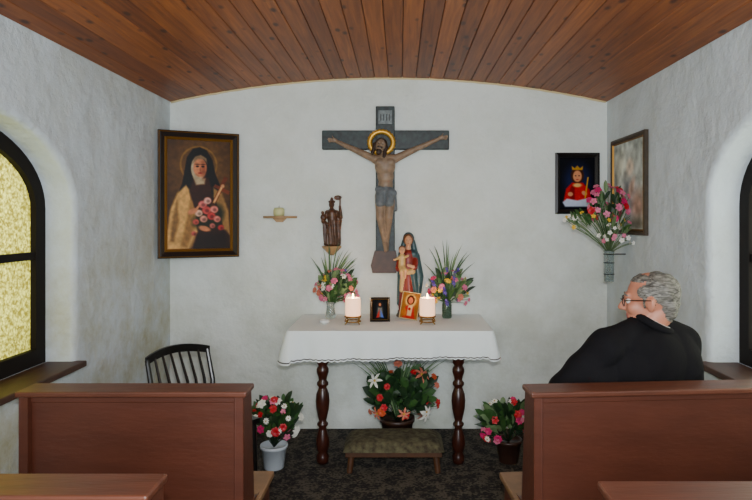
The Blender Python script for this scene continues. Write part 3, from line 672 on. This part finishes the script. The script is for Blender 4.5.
# ------------------------------------------------------------------ flowers
G1=M('leaf_green',(58,96,44),0.55,var=(20,0.35)); G2=M('leaf_dark',(34,60,32),0.5,var=(20,0.35)); G3=M('leaf_pale',(112,138,90),0.55,var=(20,0.3))
FP=M('petal_pink',(232,120,156),0.5,var=(60,0.25)); FW=M('petal_white',(240,238,226),0.5); FY=M('petal_yellow',(236,192,50),0.5); FV=M('petal_violet',(84,60,164),0.5,var=(50,0.3)); FR=M('petal_red',(208,20,40),0.45,var=(60,0.35)); FM=M('petal_magenta',(216,34,110),0.45,var=(60,0.3)); FO=M('petal_orange',(206,84,44),0.5); FS=M('petal_salmon',(210,120,96),0.5); FC=M('flower_centre',(190,150,50),0.7)
def flower(mb,c,d,r,kind,mat,rnd):
    c=Vector(c); d=Vector(d).normalized(); a=d.orthogonal().normalized(); b=d.cross(a)
    layers={'daisy':[(9,0.15,1,0.42)],'rose':[(4,1.35,0.55,0.6),(5,1.0,0.75,0.65),(6,0.55,0.95,0.65),(6,0.15,1.0,0.6)],'lily':[(6,0.55,1.25,0.42)],'small':[(5,0.3,1,0.75)]}[kind]
    for n,el,l,w in layers:
        ph=rnd.random()*6
        for k in range(n):
            an=ph+2*pi*k/n; rad=a*math.cos(an)+b*math.sin(an); sd=d.cross(rad); vs=[];fs=[]
            wd=(0.25,1.0,0.9,0.15)
            for i,t in enumerate((0.05,0.4,0.75,1.0)):
                e=el*(1-0.55*t)+(0.3 if kind!='lily' else 0.5)*(0.4-t)
                p=c+(rad*math.cos(e)+d*math.sin(e))*(r*l*t); h=sd*(r*w*wd[i]*0.5)
                vs+=[p-h+d*r*0.06,p,p+h+d*r*0.06]
                if i: o=(i-1)*3; fs+=[(o,o+1,o+4,o+3),(o+1,o+2,o+5,o+4)]
            mb.add(vs,fs,mat)
    mb.ell(c+d*r*0.08,r*(0.22 if kind in('daisy','lily') else 0.14),FC if kind!='rose' else mat,seg=8,rings=6)
def bouquet(parent,mouth,ctr,rad,spec,nblades,leaf_mats,seed,nleaf=40,lim=None,blade_h=0.1,leafw=0.03):
    rnd=random.Random(seed); mouth=Vector(mouth); ctr=Vector(ctr)
    def cl(p):
        if lim: 
            p.x=min(max(p.x,lim[0]),lim[1]); p.y=min(max(p.y,lim[2]),lim[3])
        return p
    ml=MB(); mf=MB()
    for kind,mat,cnt,sz in spec:
        for i in range(cnt):
            th=rnd.uniform(0,2*pi); u=rnd.uniform(-0.7,1); q=math.sqrt(1-u*u); s=rnd.uniform(0.7,1)
            p=cl(ctr+Vector((rad[0]*q*math.cos(th),rad[1]*q*math.sin(th)*0.9-rad[1]*0.2,rad[2]*u))*s)
            mid=(mouth+p)/2+Vector((0,0,rad[2]*0.15)); mid.x=mouth.x+(p.x-mouth.x)*0.35
            pts=[mouth*(1-t)**2+mid*2*t*(1-t)+p*t*t for t in (0,0.33,0.66,1)]
            ml.tube(pts,0.0022,leaf_mats[0],seg=5)
            dd=(p-ctr).normalized()+Vector((0,-0.7,0.35)); s2=sz*rnd.uniform(0.8,1.15)
            if kind=='spike':
                L=sz*4; up=((p-mouth).normalized()+Vector((rnd.uniform(-.2,.2),-0.05,0.6))).normalized()
                for k in range(9):
                    q2=cl(p+up*(L*(k/9-0.5))); an=k*2.4
                    flower(mf,q2+Vector((math.cos(an),math.sin(an),0))*0.006,Vector((math.cos(an),math.sin(an)-0.5,0.4)),sz*(0.9-0.05*k),'small',mat,rnd)
            else: flower(mf,p,dd,s2,kind,mat,rnd)
    for i in range(nleaf):
        th=rnd.uniform(0,2*pi); u=rnd.uniform(-0.9,0.8); q=math.sqrt(1-u*u)
        o=ctr+Vector((rad[0]*q*math.cos(th),rad[1]*q*math.sin(th),rad[2]*u))*rnd.uniform(0.3,0.7)
        e=cl(o+(o-mouth).normalized()*rnd.uniform(0.05,0.1)+Vector((rnd.uniform(-.04,.04),rnd.uniform(-.04,.01),rnd.uniform(-.03,.03))))
        m=(o+e)/2+Vector((0,0,0.02)); ml.blade(cl(o),cl(m),e,leafw*rnd.uniform(0.7,1.3),rnd.choice(leaf_mats),n=4,nrm=Vector((rnd.uniform(-.6,.6),-1,rnd.uniform(0,.8))))
    for i in range(nblades):
        th=rnd.uniform(-1,1); h=blade_h*rnd.uniform(0.3,1.05)
        e=cl(ctr+Vector((th*rad[0]*1.15,rnd.uniform(-.4,.3)*rad[1],rad[2]*0.85+h*(1-0.35*abs(th)))))
        m=mouth+Vector((th*rad[0]*0.25,0,(e.z-mouth.z)*0.65)); ml.blade(mouth,m,e,0.010,rnd.choice((G1,G3,G1)),n=7)
    ml.obj('foliage',parent,smooth=True); mf.obj('blossoms',parent,smooth=True)
m_vaseg=M('green_glass_vase',(90,120,100),0.1,trans=0.6); m_vasew=M('clear_vase',(200,214,210),0.08,trans=0.7)
zt=tz+0.003
v1=empty('altar_flower_vase',(-0.51,4.41,zt))
mb=MB(); mb.lathe([(0.035,0),(0.04,0.01),(0.032,0.05),(0.028,0.09),(0.034,0.12),(0.030,0.12),(0.024,0.09),(0.026,0.03),(0.004,0.012)],(0,0,0),m_vasew,seg=24); mb.obj('vase',v1,smooth=True)
bouquet(v1,(0,0,0.09),(0.045,-0.0,0.21),(0.17,0.08,0.15),[('small',FP,24,0.022),('rose',FP,12,0.025),('daisy',FW,8,0.023),('daisy',FY,5,0.022),('spike',FV,3,0.018),('rose',FS,7,0.026),('small',FW,8,0.018)],26,[G1,G3,G2],11,nleaf=90,blade_h=0.25,lim=(-0.2,0.2,-0.13,0.14))
v2=empty('altar_flower_vase',(0.345,4.41,zt))
mb=MB(); mb.lathe([(0.032,0),(0.036,0.01),(0.036,0.10),(0.030,0.12),(0.034,0.13),(0.028,0.13),(0.026,0.11),(0.030,0.02),(0.004,0.012)],(0,0,0),m_vaseg,seg=24); mb.obj('vase',v2,smooth=True)
bouquet(v2,(0,0,0.10),(0.015,-0.0,0.21),(0.18,0.08,0.15),[('spike',FV,10,0.019),('rose',FP,7,0.025),('small',FM,8,0.02),('daisy',FY,9,0.023),('daisy',FW,5,0.023),('small',FP,10,0.021),('rose',FS,5,0.025)],24,[G1,G2,G3],23,nleaf=90,blade_h=0.25,lim=(-0.2,0.22,-0.13,0.14))
mb=MB(); mb.lathe([(0.02,0),(0.034,0.012),(0.036,0.026),(0.032,0.026),(0.028,0.014),(0.003,0.008)],(-0.525,4.17,zt),M('white_dish',(225,228,225),0.2),seg=24); mb.obj('small_votive_dish',smooth=True)
m_pot=M('dark_ceramic_pot',(58,36,28),0.4); m_potw=M('white_plastic_pot',(206,214,222),0.4)
def potprof(r,h): return [(r*0.72,0),(r*0.75,0.004),(r*0.96,h*0.86),(r*1.04,h*0.87),(r*1.04,h),(r*0.94,h),(r*0.9,h*0.9),(0.004,h*0.88)]
p1=empty('potted_lily_arrangement',(-0.02,4.27,0))
mb=MB(); mb.lathe(potprof(0.12,0.2),(0,0,0),m_pot,seg=28); mb.obj('pot',p1,smooth=True)
bouquet(p1,(0,0,0.17),(0.02,-0.02,0.37),(0.31,0.17,0.23),[('lily',FW,3,0.042),('lily',FS,4,0.045),('rose',FO,4,0.032),('small',FR,8,0.025),('rose',FS,5,0.03),('rose',FR,3,0.026)],26,[G2,G1,G2],5,nleaf=200,lim=(-0.4,0.4,-0.19,0.28),blade_h=0.10,leafw=0.06)
p2=empty('potted_carnations',(-0.815,3.88,0))
mb=MB(); mb.lathe(potprof(0.085,0.15),(0,0,0),m_potw,seg=28); mb.obj('pot',p2,smooth=True)
bouquet(p2,(0,0,0.13),(0.02,-0.01,0.32),(0.185,0.13,0.17),[('rose',FW,9,0.028),('rose',FR,14,0.028),('rose',FM,4,0.026),('small',FP,8,0.022),('daisy',FW,9,0.022)],0,[G2,G1],31,nleaf=140,leafw=0.035)
p3=empty('potted_red_flowers',(0.72,3.98,0))
mb=MB(); mb.lathe(potprof(0.085,0.15),(0,0,0),m_pot,seg=28); mb.obj('pot',p3,smooth=True)
bouquet(p3,(0,0,0.13),(-0.03,-0.01,0.27),(0.19,0.13,0.17),[('rose',FM,7,0.027),('rose',FR,9,0.027),('rose',FW,3,0.027),('small',FP,9,0.022),('daisy',FW,6,0.022)],0,[G2,G1,G3],37,nleaf=140,leafw=0.035)
hv=empty('hanging_flower_vase',(1.47,4.22,0))
mb=MB(); mb.lathe([(0.028,1.165),(0.034,1.17),(0.034,1.37),(0.038,1.385),(0.032,1.385),(0.029,1.36),(0.029,1.18),(0.003,1.178)],(0,0,0),m_vasew,seg=24)
mb.obj('glass_vase',hv,smooth=True)
mb=MB(); mb.tube([(0.117,0,1.36),(0.06,0,1.36),(0.037,0,1.36)],0.004,m_black); mb.tube([(0.037*math.cos(2*pi*k/20),0.037*math.sin(2*pi*k/20),1.36) for k in range(20)],0.0035,m_black,closed=True); 
for zz in (1.22,1.30): mb.tube([(0.0355*math.cos(2*pi*k/20),0.0355*math.sin(2*pi*k/20),zz) for k in range(20)],0.0028,m_black,closed=True)
mb.obj('wall_hook',hv)
bouquet(hv,(0,0,1.36),(-0.03,-0.05,1.70),(0.17,0.12,0.17),[('rose',FM,9,0.030),('rose',FR,4,0.030),('small',FP,16,0.024),('rose',FP,8,0.027)],0,[G1,G2,G3],43,nleaf=26,lim=(-0.32,0.10,-0.3,0.3),leafw=0.022)
bouquet(hv,(0,0,1.36),(-0.14,-0.08,1.585),(0.23,0.10,0.07),[('daisy',FW,8,0.024),('small',FY,9,0.017),('small',FW,12,0.018)],0,[G3,G1],47,nleaf=22,lim=(-0.36,0.10,-0.3,0.3),leafw=0.02)
bouquet(hv,(0,0,1.36),(0.04,-0.12,1.50),(0.16,0.1,0.10),[('small',FW,14,0.017),('small',FP,6,0.017)],6,[G3,G1],49,nleaf=14,lim=(-0.34,0.10,-0.3,0.3),leafw=0.02)
# ------------------------------------------------------------------ man
m_suit=M('black_suit',(22,21,24),0.9,var=(5,0.35),bump=(60,0.15),spec=0.15)
m_trou=M('dark_trousers',(24,23,26),0.9); m_shirt=M('white_shirt',(200,205,212),0.8); m_skin=M('man_skin',(192,126,100),0.5,var=(14,0.14),sss=0.1)
m_shoe=M('black_shoes',(14,12,12),0.3); m_lip=M('lips',(150,84,74),0.5)
def hair_mat():
    m=bpy.data.materials.new('grey_hair'); m.use_nodes=True; nt=m.node_tree; b=nt.nodes['Principled BSDF']; L=nt.links.new
    tc=nt.nodes.new('ShaderNodeTexCoord'); mp=nt.nodes.new('ShaderNodeMapping'); mp.inputs['Scale'].default_value=(26,60,110); mp.inputs['Rotation'].default_value=(0.0,0.6,0)
    n=nt.nodes.new('ShaderNodeTexNoise'); n.inputs['Scale'].default_value=1.3; n.inputs['Detail'].default_value=5; n.inputs['Distortion'].default_value=0.7
    L(tc.outputs['Object'],mp.inputs[0]); L(mp.outputs[0],n.inputs['Vector'])
    r=nt.nodes.new('ShaderNodeValToRGB'); r.color_ramp.elements[0].position=0.33; r.color_ramp.elements[1].position=0.72
    r.color_ramp.elements[0].color=lin((44,40,36)); r.color_ramp.elements[1].color=lin((146,142,132)); L(n.outputs['Fac'],r.inputs['Fac']); L(r.outputs['Color'],b.inputs['Base Color'])
    bp=nt.nodes.new('ShaderNodeBump'); bp.inputs['Strength'].default_value=0.6; bp.inputs['Distance'].default_value=0.004; L(n.outputs['Fac'],bp.inputs['Height']); L(bp.outputs['Normal'],b.inputs['Normal'])
    b.inputs['Roughness'].default_value=0.6; return m
m_hair=hair_mat()
man=empty('seated_man',(0,0,0))
hd=Vector((1.085,2.61,1.252)); fdir=Vector((-0.93,0.34,-0.06)).normalized(); side=Vector((0,0,1)).cross(fdir).normalized(); upv=fdir.cross(side).normalized()
HR=Matrix((fdir,side,upv)).transposed()
def h(f,s,u): return hd+fdir*f+side*s+upv*u
K=m_skin; Hh=m_hair; Sx=m_suit
shL=Vector((0.875,2.53,1.068)); shR=Vector((1.235,2.64,1.062)); neck=Vector((1.085,2.61,1.13))
tr=Matrix.Rotation(math.atan2(shR.y-shL.y,shR.x-shL.x),3,'Z')
P=[EL((1.06,2.60,0.96),(0.235,0.135,0.18),Sx,tr),EL((1.06,2.61,0.80),(0.245,0.16,0.22),Sx,tr),EL((1.045,2.635,0.63),(0.22,0.155,0.16),Sx,tr),
 CP(shL,neck+Vector((-0.05,-0.01,-0.01)),0.078,0.064,Sx),CP(shR,neck+Vector((0.04,0.01,-0.01)),0.080,0.064,Sx),EL((1.075,2.575,1.05),(0.17,0.10,0.10),Sx,tr),EL((1.10,2.53,0.98),(0.12,0.075,0.15),Sx,tr),
 EL((1.20,2.60,0.95),(0.11,0.10,0.18),Sx,tr),EL((0.86,2.55,0.92),(0.12,0.09,0.14),Sx,tr),
 CP(shL,(0.70,2.57,0.865),0.080,0.070,Sx),CP((0.70,2.57,0.865),(0.66,2.60,0.80),0.068,0.060,Sx),CP((0.66,2.60,0.80),(0.79,2.83,0.75),0.056,0.040,Sx),CP((0.79,2.83,0.75),(0.835,2.86,0.69),0.038,0.035,Sx),
 CP(shR,(1.268,2.66,0.82),0.080,0.068,Sx),CP((1.268,2.66,0.82),(1.15,2.93,0.67),0.058,0.040,Sx),
 CP((0.98,2.63,0.55),(0.93,3.03,0.53),0.092,0.066,m_trou),CP((1.12,2.66,0.55),(1.14,3.05,0.53),0.092,0.066,m_trou),
 CP((0.93,3.03,0.53),(0.92,3.06,0.11),0.064,0.042,m_trou),CP((1.14,3.05,0.53),(1.15,3.08,0.11),0.064,0.042,m_trou),
 CP((0.92,3.04,0.045),(0.90,3.22,0.034),0.043,0.033,m_shoe),CP((1.15,3.06,0.045),(1.16,3.24,0.034),0.043,0.033,m_shoe),
 CP((0.92,3.05,0.11),(0.92,3.05,0.05),0.038,0.038,m_shoe),CP((1.15,3.07,0.11),(1.15,3.07,0.05),0.038,0.038,m_shoe),
 CP(h(-0.03,0,-0.06),neck+Vector((0.0,0.0,0.02)),0.060,0.066,K),
 EL(h(-0.008,0,0.025),(0.098,0.077,0.095),K,HR),EL(h(0.035,0,-0.035),(0.063,0.062,0.078),K,HR),EL(h(0.068,0,-0.092),(0.03,0.032,0.026),K,HR),EL(h(0.02,0,-0.085),(0.06,0.060,0.042),K,HR),
 CP(h(0.094,0,0.012),h(0.118,0,-0.028),0.010,0.0145,K),CP(h(0.088,-0.03,0.024),h(0.088,0.03,0.024),0.014,0.014,K),
 EL(h(0.108,0.012,-0.033),(0.011,0.009,0.009),K,HR),EL(h(0.108,-0.012,-0.033),(0.011,0.009,0.009),K,HR),
 EL(h(0.066,0.036,-0.028),(0.03,0.026,0.03),K,HR),EL(h(0.066,-0.036,-0.028),(0.03,0.026,0.03),K,HR),
 CP(h(0.092,-0.018,-0.060),h(0.092,0.018,-0.060),0.008,0.008,m_lip),CP(h(0.090,-0.015,-0.070),h(0.090,0.015,-0.070),0.008,0.008,m_lip),
 EL(h(-0.002,0.082,-0.012),(0.019,0.010,0.034),K,HR),EL(h(-0.002,-0.082,-0.012),(0.019,0.010,0.034),K,HR),EL(h(-0.010,0.091,-0.006),(0.013,0.008,0.026),K,HR),EL(h(-0.010,-0.091,-0.006),(0.013,0.008,0.026),K,HR),
 EL(h(-0.034,0,0.038),(0.097,0.083,0.085),Hh,HR),EL(h(-0.070,0,-0.012),(0.050,0.070,0.065),Hh,HR),EL(h(-0.058,0,-0.055),(0.048,0.055,0.045),Hh,HR),
 EL(h(0.008,0.0,0.082),(0.062,0.058,0.034),Hh,HR),EL(h(0.014,0.064,0.040),(0.034,0.018,0.030),Hh,HR),EL(h(0.014,-0.064,0.040),(0.034,0.018,0.030),Hh,HR),
 CP(h(0.018,0.072,0.02),h(0.020,0.068,-0.020),0.009,0.006,Hh),CP(h(0.018,-0.072,0.02),h(0.020,-0.068,-0.020),0.009,0.006,Hh)]
def hand(w,d,sgn,P):
    w=Vector(w); d=Vector(d).normalized(); s=d.cross(Vector((0,0,1))).normalized()*sgn; u=Vector((0,0,1))
    P.append(CP(w-d*0.03,w-d*0.01,0.034,0.033,m_shirt)); P.append(CP(w-d*0.01,w+d*0.02,0.025,0.025,K))
    for k in range(4): P.append(CP(w+d*0.02+s*(k-1.5)*0.012,w+d*0.075+s*(k-1.5)*0.020,0.015,0.012,K))
    for k,L in enumerate((0.066,0.074,0.068,0.052)):
        a=w+d*0.082+s*(k-1.5)*0.0215; b=a+d*L*0.45+u*-0.004; c=b+d*L*0.3-u*0.012; e=c+d*L*0.2-u*0.012
        P.append(CP(a,b,0.0092,0.0085,K)); P.append(CP(b,c,0.0085,0.008,K)); P.append(CP(c,e,0.008,0.007,K))
    t0=w+d*0.03-s*0.024; t1=t0+d*0.03-s*0.026; t2=t1+d*0.03-s*0.004; P.append(CP(t0,t1,0.013,0.011,K)); P.append(CP(t1,t2,0.0105,0.009,K))
hand((0.845,2.875,0.665),(0.42,0.85,-0.22),-1,P)
hand((1.135,2.955,0.635),(-0.25,0.9,-0.12),1,P)
def wr_suit(V):
    x,y,z=V[:,0],V[:,1],V[:,2]
    return 0.0028*np.sin(34*z+22*x+3*np.sin(9*x+5*y))+0.0018*np.sin(55*x-30*z+2*np.sin(17*z))
def wr_hair(V):
    x,y,z=V[:,0],V[:,1],V[:,2]
    return 0.002*np.sin(110*x+60*z+3*np.sin(50*y))+0.0015*np.sin(150*z-70*y+2*np.sin(60*x))
blob('body',P,man,voxel=0.0058,it=5,wrinkle={m_suit:wr_suit,m_hair:wr_hair})
mb=MB(); nd=(h(-0.03,0,-0.06)-neck).normalized()
a1=nd.orthogonal().normalized(); b1=nd.cross(a1)
cc=neck+nd*0.040
mb.tube([cc+(a1*math.cos(2*pi*k/32)+b1*math.sin(2*pi*k/32))*0.066 for k in range(32)],0.007,m_shirt,closed=True)
cc=neck+nd*0.030
mb.tube([cc+(a1*math.cos(2*pi*k/32)+b1*math.sin(2*pi*k/32))*0.078 for k in range(32)],0.017,m_suit,closed=True)
mb.obj('collar',man,smooth=True)
mb=MB(); m_gl=M('spectacle_metal',(50,36,28),0.3,metal=0.6)
for s in (-1,1):
    c=h(0.112,s*0.033,0.0)
    mb.tube([c+side*0.024*math.cos(2*pi*k/24)+upv*0.019*math.sin(2*pi*k/24)-fdir*0.01*(abs(s*0.033+0.024*math.cos(2*pi*k/24))/0.057) for k in range(24)],0.0022,m_gl,closed=True,seg=6)
    mb.tube([h(0.103,s*0.057,0.006),h(0.085,s*0.074,0.008),h(0.04,s*0.082,0.008),h(-0.002,s*0.094,0.008),h(-0.02,s*0.094,-0.012)],0.0022,m_gl,seg=6)
mb.tube([h(0.112,-0.01,0.004),h(0.117,0,0.008),h(0.112,0.01,0.004)],0.0018,m_gl,seg=6)
mb.obj('spectacles',man,smooth=True)
mb=MB(); m_eye=M('eye_white',(220,216,210),0.2); m_iris=M('iris',(60,70,80),0.2)
for s in (-1,1):
    mb.ell(h(0.084,s*0.031,0.001),0.0125,m_eye,seg=12,rings=8); mb.ell(h(0.094,s*0.031,0.001),0.005,m_iris,seg=10,rings=6)
    mb.tube([h(0.096,s*0.016,0.028),h(0.099,s*0.034,0.031),h(0.088,s*0.052,0.026)],[0.004,0.0045,0.003],m_hair,seg=6)
mb.obj('eyes',man,smooth=True)
# ------------------------------------------------------------------ lights / world / camera
def area(name,loc,target,sx,sy,en,col):
    l=bpy.data.lights.new(name,'AREA'); l.shape='RECTANGLE'; l.size=sx; l.size_y=sy; l.energy=en; l.color=col
    o=bpy.data.objects.new(name,l); o.location=loc; d=Vector(target)-Vector(loc); o.rotation_euler=d.to_track_quat('-Z','Y').to_euler(); bpy.context.scene.collection.objects.link(o)
area('doorway_daylight',(0.0,-0.8,1.6),(-0.05,4.6,1.5),1.3,1.6,84,(0.88,0.95,1.0))
area('camera_flash',(0.03,-0.05,1.78),(-0.1,4.6,1.55),0.09,0.05,44,(0.96,0.98,1.0))
area('daylight_left',(XL-1.0,2.5,1.6),(XL,2.5,1.4),1.6,1.6,42,(0.95,0.98,1.0))
area('daylight_right',(XR+1.0,2.35,1.6),(XR,2.35,1.4),1.6,1.6,66,(0.92,0.97,1.0))
w=bpy.data.worlds.new('World'); bpy.context.scene.world=w; w.use_nodes=True
w.node_tree.nodes['Background'].inputs[0].default_value=(0.75,0.88,1.0,1); w.node_tree.nodes['Background'].inputs[1].default_value=0.5
cam=bpy.data.cameras.new('Camera'); cam.lens=28.72; cam.sensor_width=36; cam.sensor_fit='HORIZONTAL'; cam.shift_x=-24/752; cam.shift_y=-30/752; cam.clip_start=0.02
co=bpy.data.objects.new('Camera',cam); co.location=(0,0,1.6); co.rotation_euler=(pi/2,0,0); bpy.context.scene.collection.objects.link(co); bpy.context.scene.camera=co
